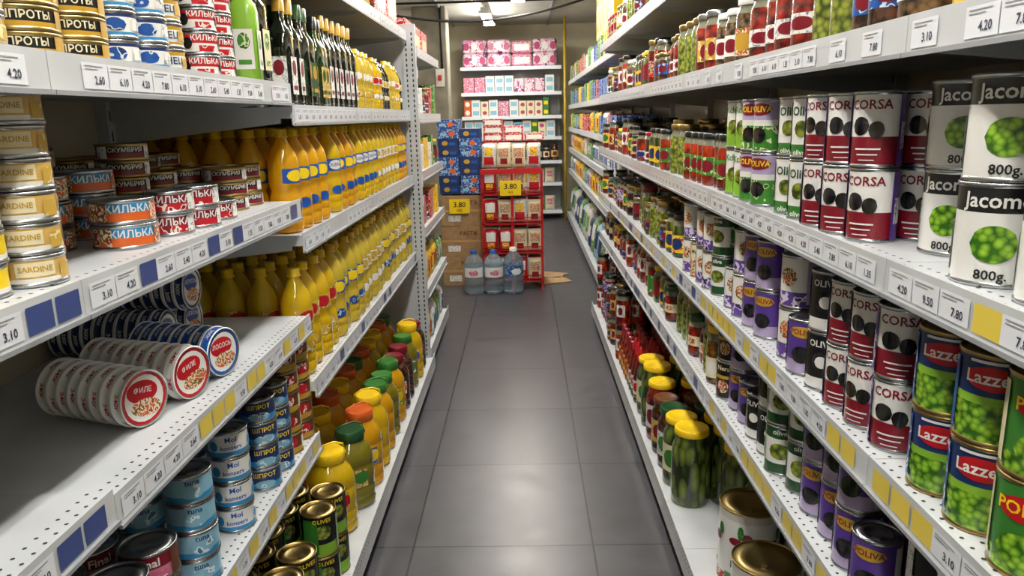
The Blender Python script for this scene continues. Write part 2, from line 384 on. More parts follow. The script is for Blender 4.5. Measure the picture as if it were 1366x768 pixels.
# ------------------------------------------------------------ product prototypes
B=lambda *a:list(a)
peas=can(.049,.123,B((0,.74,'white'),(.74,1,'black')),[('ell',0,62,.42,.18,'peas'),('txt',0,'Jacomo',.20,.83,'white'),('txt',0,'800g.',.13,.12,'black'),('rect',82,34,.1,.6,'pr_white')])
def mkcorsa(h,sidec): return can(.038,h,B((0,.40,'dred'),(.40,.86,'white'),(.86,1,'white')),[('txt',0,'CORSA',.17,.82,'dred'),('ell',-20,44,.55,.12,'olives_b'),('ell',18,36,.50,.11,'olives_b'),('rect',0,60,.24,.262,'white'),('rect',0,48,.17,.187,'white'),('rect',0,36,.10,.113,'white'),('rect',96,50,.03,.95,sidec),('rect',96,34,.25,.6,'pr_white')])
corsa=mkcorsa(.118,'purple'); corsa2=mkcorsa(.112,'pr_purple')
oliva=can(.038,.118,B((0,.2,'green'),(.2,1,'white')),[('txt',0,'Oliva',.2,.75,'dgreen'),('ell',0,50,.48,.13,'olives_g'),('rect',95,70,.1,.9,'black'),('txt',0,'olives',.12,.1,'white')])
oliva3=can(.038,.118,B((0,.2,'black'),(.2,1,'white')),[('txt',0,'Olives',.17,.1,'white'),('txt',0,'Kchen',.17,.82,'dgreen'),('ell',-10,50,.5,.16,'olives_b'),('rect',90,40,.2,.95,'lilac')])
oliva2=can(.038,.118,B((0,.45,'lgreen'),(.45,1,'white')),[('txt',0,'Kchen',.18,.8,'green'),('ell',0,60,.45,.15,'olives_g'),('rect',90,60,.1,.9,'pr_green')])
poliva=can(.038,.118,B((0,.5,'pr_green'),(.5,.62,'white'),(.62,1,'lilac')),[('ell',0,95,.80,.11,'dred'),('txt',0,'POLIVA',.15,.80,'yellow'),('ell',0,60,.33,.14,'olives_b')])
polp=can(.038,.112,B((0,.25,'lilac'),(.25,1,'purple')),[('ell',0,85,.78,.10,'gold'),('txt',0,'POLIVA',.13,.78,'dred'),('ell',0,60,.38,.15,'olives_b'),('rect',90,50,.1,.9,'white')])
polg=can(.045,.115,B((0,.2,'peas'),(.2,1,'green')),[('ell',0,90,.72,.13,'red'),('txt',0,'POLIVA',.18,.72,'yellow'),('ell',0,80,.3,.18,'peas'),('rect',95,50,.1,.9,'cream')],lid='goldlid')
lazz=can(.043,.113,B((0,.45,'peas'),(.45,.55,'lgreen'),(.55,1,'navy')),[('ell',0,84,.74,.13,'red'),('txt',0,'Lazzeti',.19,.74,'white'),('rect',0,70,.90,.93,'white'),('rect',90,60,.1,.9,'pr_blue')],lid='goldlid')
blk=can(.038,.112,B((0,.2,'white'),(.2,1,'black')),[('txt',0,'OLIVES',.15,.8,'white'),('ell',0,60,.5,.17,'olives_b'),('ell',0,38,.5,.1,'white'),('rect',90,50,.1,.9,'pr_white')])
blk2=can(.038,.108,B((0,.55,'black'),(.55,.65,'gold'),(.65,1,'black')),[('ell',0,54,.35,.17,'pr_food'),('txt',0,'Nera',.17,.82,'cream'),('rect',90,50,.1,.9,'pr_gold')])
wgr=can(.038,.112,B((0,.22,'dgreen'),(.22,.78,'white'),(.78,1,'dgreen')),[('ell',0,70,.5,.16,'olives_g'),('txt',0,'olive',.14,.88,'white'),('rect',90,60,.25,.75,'pr_green')])
corn=can(.038,.108,B((0,.5,'pr_yellow'),(.5,1,'green')),[('txt',0,'CORN',.18,.75,'yellow'),('ell',0,60,.32,.17,'yellow')])
mush=can(.038,.108,B((0,.5,'pr_food'),(.5,1,'cream')),[('txt',0,'Mush',.17,.75,'dgreen'),('rect',90,60,.1,.9,'pr_brown')],lid='goldlid')
whc=can(.038,.11,B((0,.3,'pr_purple'),(.3,1,'white')),[('ell',0,60,.6,.17,'pr_food'),('rect',90,60,.1,.9,'lilac')])
bigcan=can(.083,.225,B((0,.12,'pr_red'),(.12,.9,'white'),(.9,1,'offwhite')),[('txt',0,'POLE',.13,.30,'black'),('ell',-15,26,.62,.05,'dred'),('ell',6,22,.70,.05,'dred'),('ell',18,22,.55,.05,'green'),('ell',-5,12,.75,.09,'green'),('ell',60,22,.6,.06,'dred'),('ell',72,14,.72,.08,'green'),('rect',0,70,.12,.18,'green')],lid='goldlid',reps=(0,120,240),n=40)
sard=can(.0405,.0405,B((0,.2,'white'),(.2,1,'sgold')),[('rect',0,66,.35,.8,'cream'),('txt',0,'SARDINE',.24,.58,'gold'),('rect',60,30,.2,.7,'pr_gold')],lid='silver',reps=(0,120,240))
sardy=can(.0405,.0405,B((0,.2,'white'),(.2,1,'yellow')),[('rect',0,66,.35,.8,'white'),('txt',0,'SARDINE',.24,.58,'red')],reps=(0,120,240))
kilka=can(.052,.041,B((0,.5,'orange'),(.5,1,'sky')),[('txt',0,'КИЛЬКА',.42,.62,'white'),('rect',62,40,.15,.85,'pr_food')],lid='silver',reps=(0,120,240))
kilr=can(.043,.041,B((0,.45,'pr_red'),(.45,1,'dred')),[('txt',0,'КИЛЬКА',.42,.62,'white'),('rect',62,40,.15,.85,'pr_white')],reps=(0,120,240))
mack=can(.048,.033,B((0,.4,'dred'),(.4,1,'black')),[('txt',0,'СКУМБРИЯ',.36,.62,'white'),('rect',62,30,.15,.85,'pr_white')],lid='goldlid',reps=(0,120,240))
shp=can(.05,.032,B((0,.3,'gold'),(.3,1,'black')),[('txt',0,'ШПРОТЫ',.42,.6,'cream'),('rect',62,30,.15,.85,'gold')],lid='goldlid',reps=(0,120,240))
wbl=can(.037,.043,B((0,.15,'sky'),(.15,.85,'white'),(.85,1,'navy')),[('ell',0,50,.5,.22,'pr_blue'),('rect',60,40,.3,.7,'pr_white')],reps=(0,120,240))
wgo=can(.037,.043,B((0,.15,'gold'),(.15,.8,'white'),(.8,1,'gold')),[('txt',0,'ТУНЕЦ',.36,.5,'navy'),('rect',60,40,.3,.7,'pr_gold')],reps=(0,120,240))
redc=can(.037,.043,B((0,.5,'white'),(.5,1,'red')),[('txt',0,'КИЛЬКА',.34,.72,'white'),('rect',0,50,.15,.4,'pr_red'),('ell',62,30,.5,.25,'black')],reps=(0,120,240))
pinkc=can(.046,.056,B((0,.5,'pink'),(.5,1,'dred')),[('txt',0,'Final',.36,.68,'white'),('rect',0,70,.1,.4,'pr_pink'),('rect',62,30,.1,.9,'brown')],reps=(0,120,240))
lbc=can(.044,.056,B((0,.25,'sky'),(.25,1,'lblue')),[('ell',0,70,.5,.28,'pr_teal'),('txt',0,'tuna',.26,.78,'navy')],reps=(0,120,240))
mol=can(.042,.056,B((0,.2,'sky'),(.2,1,'white')),[('txt',0,'Mol',.28,.72,'blue'),('txt',0,'konserv',.24,.42,'blue'),('ell',70,26,.5,.2,'sky')],reps=(0,120,240))
bluc=can(.042,.056,B((0,.3,'sky'),(.3,1,'navy')),[('txt',0,'ШПРОТ',.26,.7,'yellow'),('ell',0,70,.3,.18,'pr_teal')],reps=(0,120,240))
brc=can(.042,.056,B((0,.3,'gold'),(.3,1,'brown')),[('ell',0,60,.6,.25,'pr_red'),('rect',70,40,.2,.8,'cream')],lid='goldlid',reps=(0,120,240))
redt=can(.042,.056,B((0,.3,'pr_food'),(.3,1,'dred')),[('txt',0,'BEEF',.26,.7,'cream')],lid='goldlid',reps=(0,120,240))
olcan=can(.049,.125,B((0,.3,'lgreen'),(.3,1,'black')),[('ell',0,60,.6,.16,'olives_g'),('txt',0,'OLIVES',.13,.86,'yellow'),('rect',80,50,.1,.9,'green')],lid='goldlid',reps=(0,120,240))
olcan2=can(.049,.125,B((0,.2,'pr_green'),(.2,.7,'white'),(.7,1,'dgreen')),[('ell',0,60,.45,.2,'pr_food'),('rect',80,50,.1,.9,'dgreen')],lid='goldlid',reps=(0,120,240))
rj=random.Random(5)
def mkjars(bodies,n):
    out=[]
    for i in range(n):
        r=rj.choice([.032,.036,.038,.041,.044]); h=rj.choice([.11,.13,.15,.17,.185])
        lab=rj.choice(['white','cream','pr_white','pr_food','pr_gold','pr_green','pr_red','pr_yellow','pr_purple','pr_blue',None,'dred'])
        a=rj.choice([.12,.2,.28]); b=a+rj.choice([.25,.35,.42])
        out.append(jar(r,h,bodies[i%len(bodies)],rj.choice(['goldlid','goldlid','white','red','dgreen','black','silver','dred','capy']),lab,rj.choice([None,'dred','green','pr_food','white','gold','navy']),lz=(a,b),lw=rj.choice([70,100,130,150])))
    return out
vegjars=mkjars(['pickles','mixveg','gherkin','tomato','eggplant','olives_g','beans','leaf','peppers','jam','sauce','leaf'],20)
redjars=mkjars(['sauce','tomato','peppers','sauce','tomato','jam'],10)
ycap=jar(.064,.265,'pickles','capy',None,n=32); ycap2=jar(.062,.25,'leaf','capy','cream','green',n=32); ycap3=jar(.060,.24,'tomato','capy','white','dred',n=32); bcap=jar(.060,.23,'eggplant','dgreen','pr_white','green',n=32); rcap=jar(.055,.22,'eggplant','brown','pr_gold','dred',n=32)
ycapG=jar(.064,.24,'leaf','green',None,n=32)
ket=P(.034,.26); lathe(ket,[(0,.004),(.028,0),(.033,.01),(.033,.12),(.029,.14),(.022,.18),(.013,.21),None,(.016,.205),(.015,.225),(.006,.25),(.004,.26),(0,.26)],['sauce']*6+['red']*4,20); decals(ket,.033,.26,[('rect',0,130,.12,.42,'white'),('ell',0,60,.3,.08,'pr_red'),('rect',0,110,.13,.17,'green')])
ketw=P(.032,.22); lathe(ketw,[(0,.004),(.028,0),(.031,.01),(.031,.13),(.022,.17),(.014,.19),None,(.016,.185),(.015,.215),(.010,.22),(0,.22)],['tomato']*5+['dred']*3,20); decals(ketw,.031,.22,[('rect',0,130,.15,.5,'pr_yellow'),('ell',0,60,.35,.1,'red')])
ob=[bottle(.041,.272,'oil','capy','white','pr_gold'),bottle(.041,.272,'oil','capy','blue','white',txt='OLEINA',tc='blue'),bottle(.041,.272,'oilpale','dyellow','pr_gold','pr_green'),bottle(.041,.27,'oil2','capy','blue','yellow')]
obt=[bottle(.043,.30,'oilpale','capy','white','pr_gold'),bottle(.043,.30,'oil','dyellow','blue','pr_yellow'),bottle(.043,.30,'oil','capy','pr_gold','red'),bottle(.043,.30,'oilpale','dyellow','pr_blue','yellow')]
db=[tallbottle(.029,.27,'dglass','black','cream','pr_green'),tallbottle(.028,.26,'gglass','black','pr_gold','dgreen'),tallbottle(.030,.28,'dglass','gold','pr_white','dred'),tallbottle(.029,.265,'ygglass','dgreen','pr_yellow','green'),tallbottle(.029,.275,'dglass','dgreen','dgreen','gold')]
gb=tallbottle(.028,.25,'lgreen','green','white','pr_green')
sb=[bottle(.032,.21,'oil','dyellow','pr_white','red',.013),bottle(.030,.20,'dglass','black','cream','pr_gold',.012),bottle(.032,.22,'oilpale','capy','pr_gold','white',.013)]
jgY=jug(.074,.27,'oil','capy','pr_gold','red'); jgO=jug(.070,.28,'oil2','orange','pr_blue','yellow',txt='OIL'); jgY2=jug(.070,.28,'oil','capy','pr_gold','blue')
jgG=jug(.066,.27,'oil2','green','pr_green','yellow'); jgD=jug(.070,.27,'ygglass','dgreen','pr_gold','green'); jgR=jug(.064,.25,'eggplant','dred','white','pr_red',handle=False); jgG2=jug(.064,.26,'ygglass','green','pr_white','green',handle=False)
bxs=[carton(.10,.06,.17,'pr_yellow'),carton(.09,.06,.15,'pr_blue'),carton(.09,.06,.16,'pr_red'),carton(.10,.06,.14,'pr_white'),carton(.08,.06,.18,'pr_green')]
bags=[pillow(.13,.07,.18,'pr_white',[(-.6,.6,-.5,.5,'pr_blue')]),pillow(.12,.07,.17,'pr_green',[(-.5,.5,-.4,.5,'white')]),pillow(.14,.08,.2,'cream',[(-.6,.6,-.2,.6,'pr_pink')]),pillow(.12,.06,.18,'pr_yellow',[(-.5,.5,-.4,.4,'red')])]
# ------------------------------------------------------------ LEFT fills
xl=LX-.006
def stk(g,p,x,y,z,n,rot=35,j=.003):
    for s in range(n): g.put(p,x+random.uniform(-j,j),y+random.uniform(-j,j),z+s*p.h,rot+random.uniform(-10,10))
g=G('canned_sardines')
for k in range(8):
    for d in range(3): stk(g,sardy if k in (1,2,5) else sard,-.645-.086*d-(.02 if k==1 else 0),.955-.086*k,1.2005,6,30,.002)
g.build()
fill('canned_tuna',[wbl,wgo],-1,.2,.93,xl,.35,1.485,(4,5),run=(2,3))
fill('canned_fish',[lbc,bluc,redt],-1,.2,.93,xl,.4,.56,(3,4))
fill('canned_olives',[olcan,olcan2],-1,.2,.93,LX+.06,.45,.12,(2,2))
fill('canned_sprats',[shp],-1,.955,1.17,xl,.4,1.485,(5,6),rot=45)
fill('canned_tuna',[wbl,wgo],-1,1.175,1.48,xl,.4,1.485,(4,6),rot=45,order=True,run=(2,2))
fill('canned_anchovies',[redc],-1,1.485,1.72,xl,.35,1.485,(4,5),rot=45)
fill('green_oil_bottles',[gb],-1,1.725,1.79,xl,.35,1.485,rot=90,jit=3)
fill('olive_oil_bottles',db,-1,1.80,1.915,xl,.35,1.485,rot=90,jit=3)
g=G('canned_sprats_in_tomato')
stk(g,kilka,-.675,1.25,1.20,2,38); stk(g,kilka,-.80,1.36,1.20,3,40); stk(g,kilka,-.795,1.20,1.20,3); stk(g,kilr,-.66,1.38,1.20,2,30); stk(g,kilr,-.655,1.48,1.20,2,32); stk(g,kilr,-.66,1.59,1.20,1,30)
for k in range(3): stk(g,kilka,-.91,1.12+.12*k,1.20,3+(k>0))
g.build()
g=G('canned_mackerel')
for ix in range(4):
    for iy in range(3):
        if ix==0 and iy<1: continue
        stk(g,mack,-.70-.1*ix+(.0 if iy else -.02),1.66+.1*iy,1.20,[3,3,4,4][ix],35)
stk(g,mack,-.80,1.50,1.20,5);stk(g,mack,-.92,1.52,1.20,4)
g.build()
def tin(rim,face,disc,txt,tc):
    p=P(.052,.024); r=.052; h=.024
    lathe(p,[(0,.002),(r-.004,.002),(r-.002,0),(r,.002),(r,.004),(r-.002,.005),(r-.004,.02),(r-.003,.021),(r-.002,h-.001),(r-.004,h),None,(r-.004,h),(r-.006,h-.002),(r*.5,h-.002),(0,h-.002)],['silver','silver','white','white','white',rim,rim,'white','white','silver',face,face],32)
    z=h-.0016
    def disk(cx,cy,a,b,m,dz): 
        p.add([(cx+a*math.cos(2*math.pi*i/20),cy+b*math.sin(2*math.pi*i/20),z+dz) for i in range(20)],[tuple(range(20))],m,False)
    disk(0,0,r*.78,r*.78,'white',0); disk(-.005,.012,r*.62,r*.38,disc,.0002); disk(.004,-.016,r*.6,r*.3,'pr_food',.0003)
    a,f=text(txt,.013); p.add([(q[0]-.004,q[1]+.014,z+.0005) for q in a],f,tc,False)
    for k in range(6):
        a0=k*math.pi/3
        a,f=text('300г' if rim!='white' else '240г',.015)
        p.add([((r-.0026)*math.cos(a0+q[0]/r),(r-.0026)*math.sin(a0+q[0]/r),.0125+q[1]*.8) for q in a],f,'white' if rim!='white' else 'red',False)
    return p
tb=tin('navy','navy','blue','ШПРОТЫ','white'); tr=tin('white','red','red','ФИЛЕ','white'); tbl=tin('blue','blue','red','ЛОСОСЬ','white')
def tinrow(name,p,x,y,z,n,yaw=0,step=.0245):
    g=G(name)
    for i in range(n):
        d=Vector((-math.cos(R(yaw)),-math.sin(R(yaw)),0))*step*(i)
        M=Matrix.Translation(Vector((x,y,z+.052))+d)@Matrix.Rotation(R(yaw),4,'Z')@Matrix(((0,0,1,0),(1,0,0,0),(0,1,0,0),(0,0,0,1)))@Matrix.Rotation(R(random.uniform(-14,14)),4,'Z')@Matrix.Translation((0,0,-.024))
        g.mput(p,M)
    return g.build()
Z3=.8955
tinrow('canned_pate',tr,-.650,1.19,Z3,8,-20); tinrow('canned_pate',tr,-.625,1.32,Z3,9,-16)
tinrow('canned_salmon',tbl,-.615,1.445,Z3,8,-16)
tinrow('canned_cod_liver',tb,-.80,1.60,Z3,10,0); tinrow('canned_cod_liver',tb,-.79,1.71,Z3,10,0); tinrow('canned_cod_liver',tb,-.76,1.655,Z3+.0885,12,0)
fill('canned_ham',[pinkc],-1,.96,1.20,xl,.38,.56,(3,3),rot=35,dj=.004)
fill('canned_mackerel_fillets',[lbc],-1,1.215,1.40,xl,.38,.56,(4,4),rot=35,dj=.004)
fill('canned_milk',[mol],-1,1.405,1.58,xl,.35,.56,(4,4),rot=35,jit=5,dj=.004)
fill('canned_herring',[bluc],-1,1.585,1.765,xl,.35,.56,(4,4),rot=35,dj=.004)
fill('canned_beef',[redt,brc],-1,1.77,1.95,xl,.35,.56,(4,5),rot=35,dj=.004)
fill('canned_green_olives',[olcan,olcan2],-1,.96,2.08,LX+.056,.42,.12,(2,2),rot=35)
fill('olive_oil_bottles',db,-1,1.935,2.85,xl,.36,1.435,rot=90,jit=2,run=(2,3))
fill('small_oil_bottles',sb,-1,2.855,3.90,xl,.4,1.435,rot=45,run=(2,3))
fill('sunflower_oil_bottles',ob,-1,1.945,3.90,xl,.44,1.11,rot=50,run=(2,4))
fill('sunflower_oil_bottles',obt,-1,1.955,3.90,xl,.44,.71,rot=50,run=(2,4))
fill('vinegar_bottles',sb+vegjars[:3],-1,1.94,3.30,xl,.4,1.82,rot=40)
fill('condiment_jars',vegjars[:6],-1,.96,1.90,xl,.3,1.82,rot=40)
g=G('oil_jugs'); y=2.10
for k,p in enumerate([jgY,jgD,jgO,jgY2,jgG,jgG2,jgG,jgR,jgR,jgG2,jgY2,jgR,jgG,jgR,jgG2]):
    if y+2*p.r>3.92: break
    for d in range(3): g.put(p if d==0 else random.choice([jgY,jgO,jgG]),LX+.052-.075-d*.155-(.03 if k==0 else 0),y+p.r,.12,40+random.uniform(-12,12))
    y+=2*p.r+.004+(.01 if k==0 else 0)
g.build()
for z in (.12,.48,.82,1.12,1.42): fill('packaged_groceries',bxs+vegjars[:4] if z>.5 else bags,-1,4.06,4.97,-.545-.008,.35,z,(1,1),rot=60)
g=G('cardboard_boxes'); rb=carton(.26,.22,.15,'pr_red',[('rect',0,.7,.3,.7,'cream')])
for k in range(3): g.put(rb,-.70,4.15+.3*k,1.751,90)
g.put(rb,-.72,3.46,1.821,90); g.put(rb,-.72,3.74,1.821,90); g.put(rb,-.72,3.60,1.972,90)
g.build()
# ------------------------------------------------------------ RIGHT fills
xr=RX+.006
g=G('canned_peas')
for (x,y) in ((.575,.905),(.69,.925),(.80,.91),(.632,1.10),(.745,1.10),(.86,1.10),(.58,.79),(.69,.80),(.575,.68),(.69,.68),(.575,.57),(.69,.57),(.58,.46),(.69,.46)): stk(g,peas,x,y,1.19,2,-38,.002)
g.build()
fill('canned_corn',[corn,mush],1,.33,1.02,xr,.4,1.51,(2,2))
fill('canned_green_peas',[lazz,polg],1,.235,1.025,xr,.4,.895,(2,2),rot=38,jit=6,order=True,run=(3,3))
fill('canned_black_olives',[blk,blk2,wgr],1,.3,1.02,xr,.4,.635,(2,2))
fill('canned_tomatoes',[bigcan],1,.4,1.02,RX-.04,.45,.12,(1,1))
fill('canned_olives',[corsa],1,1.185,1.44,xr,.4,1.19,(2,2),rot=46,jit=10,dj=.02)
fill('canned_pitted_olives',[oliva,oliva3],1,1.445,1.67,xr,.4,1.19,(2,2),rot=46,jit=8,gap=.006)
fill('canned_mixed_olives',[poliva],1,1.675,1.84,xr,.4,1.19,(2,2),rot=50,jit=8)
fill('canned_green_olives',[oliva2],1,1.845,2.02,xr,.4,1.19,(2,2),rot=50,jit=8)
fill('canned_olives',[corsa2],1,1.04,1.29,xr,.4,.895,(2,2),rot=46,jit=8)
fill('canned_black_olives',[blk,polp,whc],1,1.295,1.62,xr,.4,.895,(1,2),rot=46,order=True,run=(1,2),gap=.007)
fill('canned_mixed_olives',[polp,whc,wgr,mush],1,1.625,2.02,xr,.4,.895,(1,2),rot=46,order=True,run=(1,2),gap=.007)
fill('canned_black_olives',[polp,blk,whc,blk2,wgr],1,1.04,2.02,xr,.4,.635,(1,2),rot=46,run=(1,2),gap=.007,dj=.02)
fill('canned_vegetables',[wgr,mush,whc,corn,blk2],1,2.04,2.6,xr,.4,.895,(1,2),rot=46,run=(1,2))
fill('pickle_jars',vegjars,1,1.04,2.02,xr,.38,1.51,(1,1),rot=45,dj=.02,gap=.007)
g=G('large_canned_olives')
for (x,y) in ((.57,1.63),(.61,1.90),(.75,1.66),(.785,1.87),(.56,1.42),(.74,1.46),(.56,1.2),(.74,1.2)): g.put(bigcan,x,y,.12,-32+random.uniform(-8,8))
g.build()
g=G('large_pickle_jars')
for (x,y,p) in ((.705,2.05,ycapG),(.67,2.185,ycap),(.84,2.06,bcap),(.81,2.19,ycap2)): g.put(p,x,y,.12,-20)
y=2.262
for k,p in enumerate([ycap,ycap2,bcap,rcap,ycap3,ycap,ycap2]):
    for d in range(3): g.put(p,RX-.037+p.r+d*(2*p.r+.006)+random.uniform(0,.01),y+p.r,.12,-45+random.uniform(-9,9))
    y+=2*p.r+.007
g.build()
g=G('ketchup_bottles'); y0=y
for k in range(8):
    for d in range(4): g.put(ket if k<3 else ketw,RX-.03+.035+d*.075,y+.04+k*.075,.12,-50)
g.build(); y+=8*.075+.03
fill('red_sauce_jars',redjars+vegjars[:4],1,y,5.0,RX-.04,.42,.12,(1,2),rot=45,dj=.03)
for (z,ps,nm,a,b) in ((1.82,vegjars,'preserve_jars',2.04,5.0),(1.51,vegjars+redjars[:3],'pickle_jars',2.04,5.0),(1.19,vegjars+redjars[:4],'vegetable_jars',2.04,3.4),(1.19,redjars+[ketw],'tomato_paste_jars',3.41,5.0),(.895,vegjars,'vegetable_jars',2.62,3.6),(.895,redjars,'tomato_paste_jars',3.61,5.0),(.635,vegjars+[wgr,blk2],'pickle_jars',2.04,3.1),(.635,redjars,'red_sauce_jars',3.11,5.0)):
    fill(nm,ps,1,a,b,xr,.38,z,(1,1),rot=46,run=(1,3),dj=.03,gap=.006)
for z,ps,nm in ((1.82,bxs,'cereal_boxes'),(1.52,bxs,'food_cartons'),(1.24,bxs+bags,'packaged_snacks'),(.98,bags,'bagged_pasta'),(.70,bags,'bagged_grains')):
    fill(nm,ps,1,5.14,10.15,.62,.3,z,(1,1),run=(2,4))
g=G('yellow_cartons'); yb=carton(.24,.2,.2,'yellow',[('ell',0,.5,.5,.2,'red'),('rect',0,.7,.12,.2,'white')])
for k in range(5):
    for s in range(3): g.put(yb,.74,5.6+.25*k,2.005+s*.2,-90)
g.build()
g=G('detergent_bags'); dbs=[pillow(.30,.13,.36,'pr_green',[(-.7,.7,-.2,.6,'white')]),pillow(.28,.13,.34,'pr_teal',[(-.7,.7,-.3,.6,'navy')]),pillow(.28,.14,.38,'offwhite',[(-.7,.7,-.3,.5,'pr_green')]),pillow(.3,.13,.33,'navy',[(-.6,.6,-.2,.4,'pr_white')])]
for k in range(16):
    d=dbs[(k*3+k//4)%4]
    g.mput(d,Matrix.Translation((.66,5.32+.31*k,.125))@Matrix.Rotation(R(-90),4,'Z')@Matrix.Rotation(R(-8),4,'X'))
g.build()
# ------------------------------------------------------------ back wall shelving
p=P(); bx0,bx1=-.82,.52; yb0,yb1=10.35,10.8
for z in (.12,.5,.8,1.12,1.40,1.71,2.04): 
    box(p,bx0,bx1,yb0,yb1,z-.025,z,'shelf_white'); box(p,bx0,bx1,yb0-.006,yb0,z-.04,z+.005,'tagw')
box(p,bx0,bx1,yb1,yb1+.02,0,2.3,'shelf_white')
for x in (bx0,-.16,bx1-.03): box(p,x,x+.03,yb1-.03,yb1,0,2.3,'shelf_white')
single('back_shelving_unit',p)
tp=P(.16,.17,.12); box(tp,-.158,.158,-.062,.062,.0,.175,'pr_paper',.02)
for i in range(3):
    tp.add([(-.105+.105*i+.04*math.cos(a*math.pi/8),-.0625,.088+.05*math.sin(a*math.pi/8)) for a in range(16)],[tuple(range(16))],'white' if i%2 else 'dpink',False)
tp.r=.16; tp.h=.178
tp2=P(.14,.16,.12); box(tp2,-.138,.138,-.062,.062,0,.165,'pr_pink',.02); box(tp2,-.10,.10,-.0635,-.062,.04,.12,'white'); tp2.h=.168
def backfill(name,ps,z,st=1,y=10.45,dy=0):
    g=G(name); x=bx0+.03
    while True:
        p=random.choice(ps)
        if x+2*p.r>bx1-.02: break
        for s in range(st if p.h<.15 or st>1 and p.h<.2 else 1): g.put(p,x+p.r,y,z+s*(p.h),0)
        x+=2*p.r+.006
    g.build()
backfill('toilet_paper_packs',[tp,tp,tp2],2.04,2)
nap=carton(.14,.12,.1,'pr_pink'); nap2=carton(.12,.12,.11,'white',[('rect',0,.7,.2,.7,'lblue')]); nap3=carton(.13,.12,.09,'pr_paper'); nap4=carton(.11,.12,.1,'lblue',[('rect',0,.7,.2,.7,'blue')]); nap5=carton(.10,.12,.10,'cream',[('ell',0,.6,.5,.25,'dpink')])
nap6=carton(.08,.12,.12,'green',[('rect',0,.7,.2,.6,'yellow')]); nap7=carton(.09,.12,.11,'orange',[('ell',0,.7,.5,.3,'white')])
backfill('napkin_packs',[nap,nap2,nap3,nap5],1.71,2); backfill('paper_towel_packs',[nap2,nap5,nap,nap6,nap7],1.40,2); backfill('cleaning_boxes',[nap4,nap2,nap3,nap5,nap6,nap7],1.12,2)
backfill('dark_jars',[rcap,bcap,jar(.05,.2,'jam','black','cream','dred')],.8,1); backfill('bagged_goods',bags,.5,1); backfill('bagged_goods',bags,.12,1)
g=G('cardboard_boxes'); cbx=carton(.4,.3,.3,'cardboard',[('rect',0,1,.47,.53,'tan')])
g.put(cbx,-1.2,10.6,0,0); g.put(cbx,-1.2,10.6,.301,4); g.put(cbx,-1.2,10.6,.602,-3); g.put(cbx,-1.2,10.6,.903,2); g.build()
# ------------------------------------------------------------ promo island
past=carton(.17,.09,.075,'pr_blue',[('ell',.3,.3,.5,.25,'orange'),('rect',-.5,.3,.3,.6,'lblue')])
pastb=carton(.17,.09,.075,'navy',[('ell',-.3,.3,.5,.25,'gold'),('rect',.4,.3,.3,.6,'blue')])
g=G('pasta_boxes')
for iz in range(8):
    for ix in range(2):
        if iz==7 and ix==1: continue
        for iy in range(4): g.put(past if (iz//2+ix)%2 else pastb,-.615+ix*.175+random.uniform(-.004,.004),6.28+iy*.095,.78+iz*.0755,0)
g.build()
cb=carton(.35,.38,.255,'cardboard',[('rect',0,1.0,.46,.54,'tan'),('rect',-.4,.3,.15,.35,'pr_white'),('txt',.3,'PASTA',.2,.75,'brown')])
g=G('cardboard_boxes')
for iz in range(3): g.put(cb,-.53+random.uniform(-.008,.008),6.43,.0+iz*.256,random.uniform(-2,2))
g.build()
sg=carton(.17,.004,.12,'yellow',[('txt',0,'3.80',.5,.6,'black'),('txt',0,'GEL',.25,.22,'red')],bev=.0005)
g=G('price_sign_card'); g.put(sg,-.54,6.215,.62,0); g.build()
g=G('price_sign_card'); g.put(sg,-.11,6.02,.78,0); g.build()
p=P()
for x in (-.34,-.10,.14):
    for y in (6.06,6.5): box(p,x-.01,x+.01,y-.01,y+.01,0,.98,'redmetal')
for z in (.06,.30,.54,.78):
    box(p,-.345,.145,6.05,6.51,z,z+.012,'redmetal'); 
    for zz in (.03,.06): tube(p,[(-.34,6.045,z+zz),(.14,6.045,z+zz)],.004,'redmetal',6)
box(p,-.35,.15,6.04,6.06,.95,.99,'redmetal')
single('red_display_rack',p)
pk=pillow(.115,.07,.19,'pr_white',[(-.7,.7,-.75,-.1,'red'),(-.55,.55,.0,.7,'pr_yellow')],'red'); pk2=pillow(.115,.07,.19,'red',[(-.7,.7,-.1,.7,'white'),(-.5,.5,-.7,-.2,'pr_yellow')],'white')
pk3=pillow(.115,.07,.18,'cream',[(-.7,.7,-.1,.7,'pr_food'),(-.5,.5,-.7,-.2,'dred')],'white')
g=G('snack_packets')
for z in (.072,.312,.552,.792):
    for ix in range(4):
        for iy in range(4):
            g.put(random.choice([pk,pk2,pk3]),-.28+ix*.12,6.10+iy*.1,z+.004,0)
for ix in range(4):
    for iy in range(4): g.put(random.choice([pk,pk3]),-.28+ix*.12,6.12+iy*.1,1.0,0)
g.build()
g=G('wafer_boxes'); wb=carton(.16,.2,.06,'pr_red',[('rect',0,.8,.2,.8,'white')]); 
for k in range(3):
    for s in range(3-k): g.put(wb,-.25+.17*k,6.42,1.2+.061*s,0)
g.build()
wt=P(.075,.34); lathe(wt,[(0,.01),(.05,.004),(.066,0),(.074,.012),(.075,.05),(.071,.06),(.075,.07),(.075,.11),(.071,.12),(.075,.13),(.075,.22),(.068,.26),(.04,.295),(.022,.31),(.022,.318),None,(.027,.312),(.027,.335),(.022,.34),(0,.34)],['water']*14+['blue']*3,28); decals(wt,.0755,.34,[('rect',0,130,.40,.62,'white'),('ell',0,60,.5,.07,'pr_pink')],(0,180))
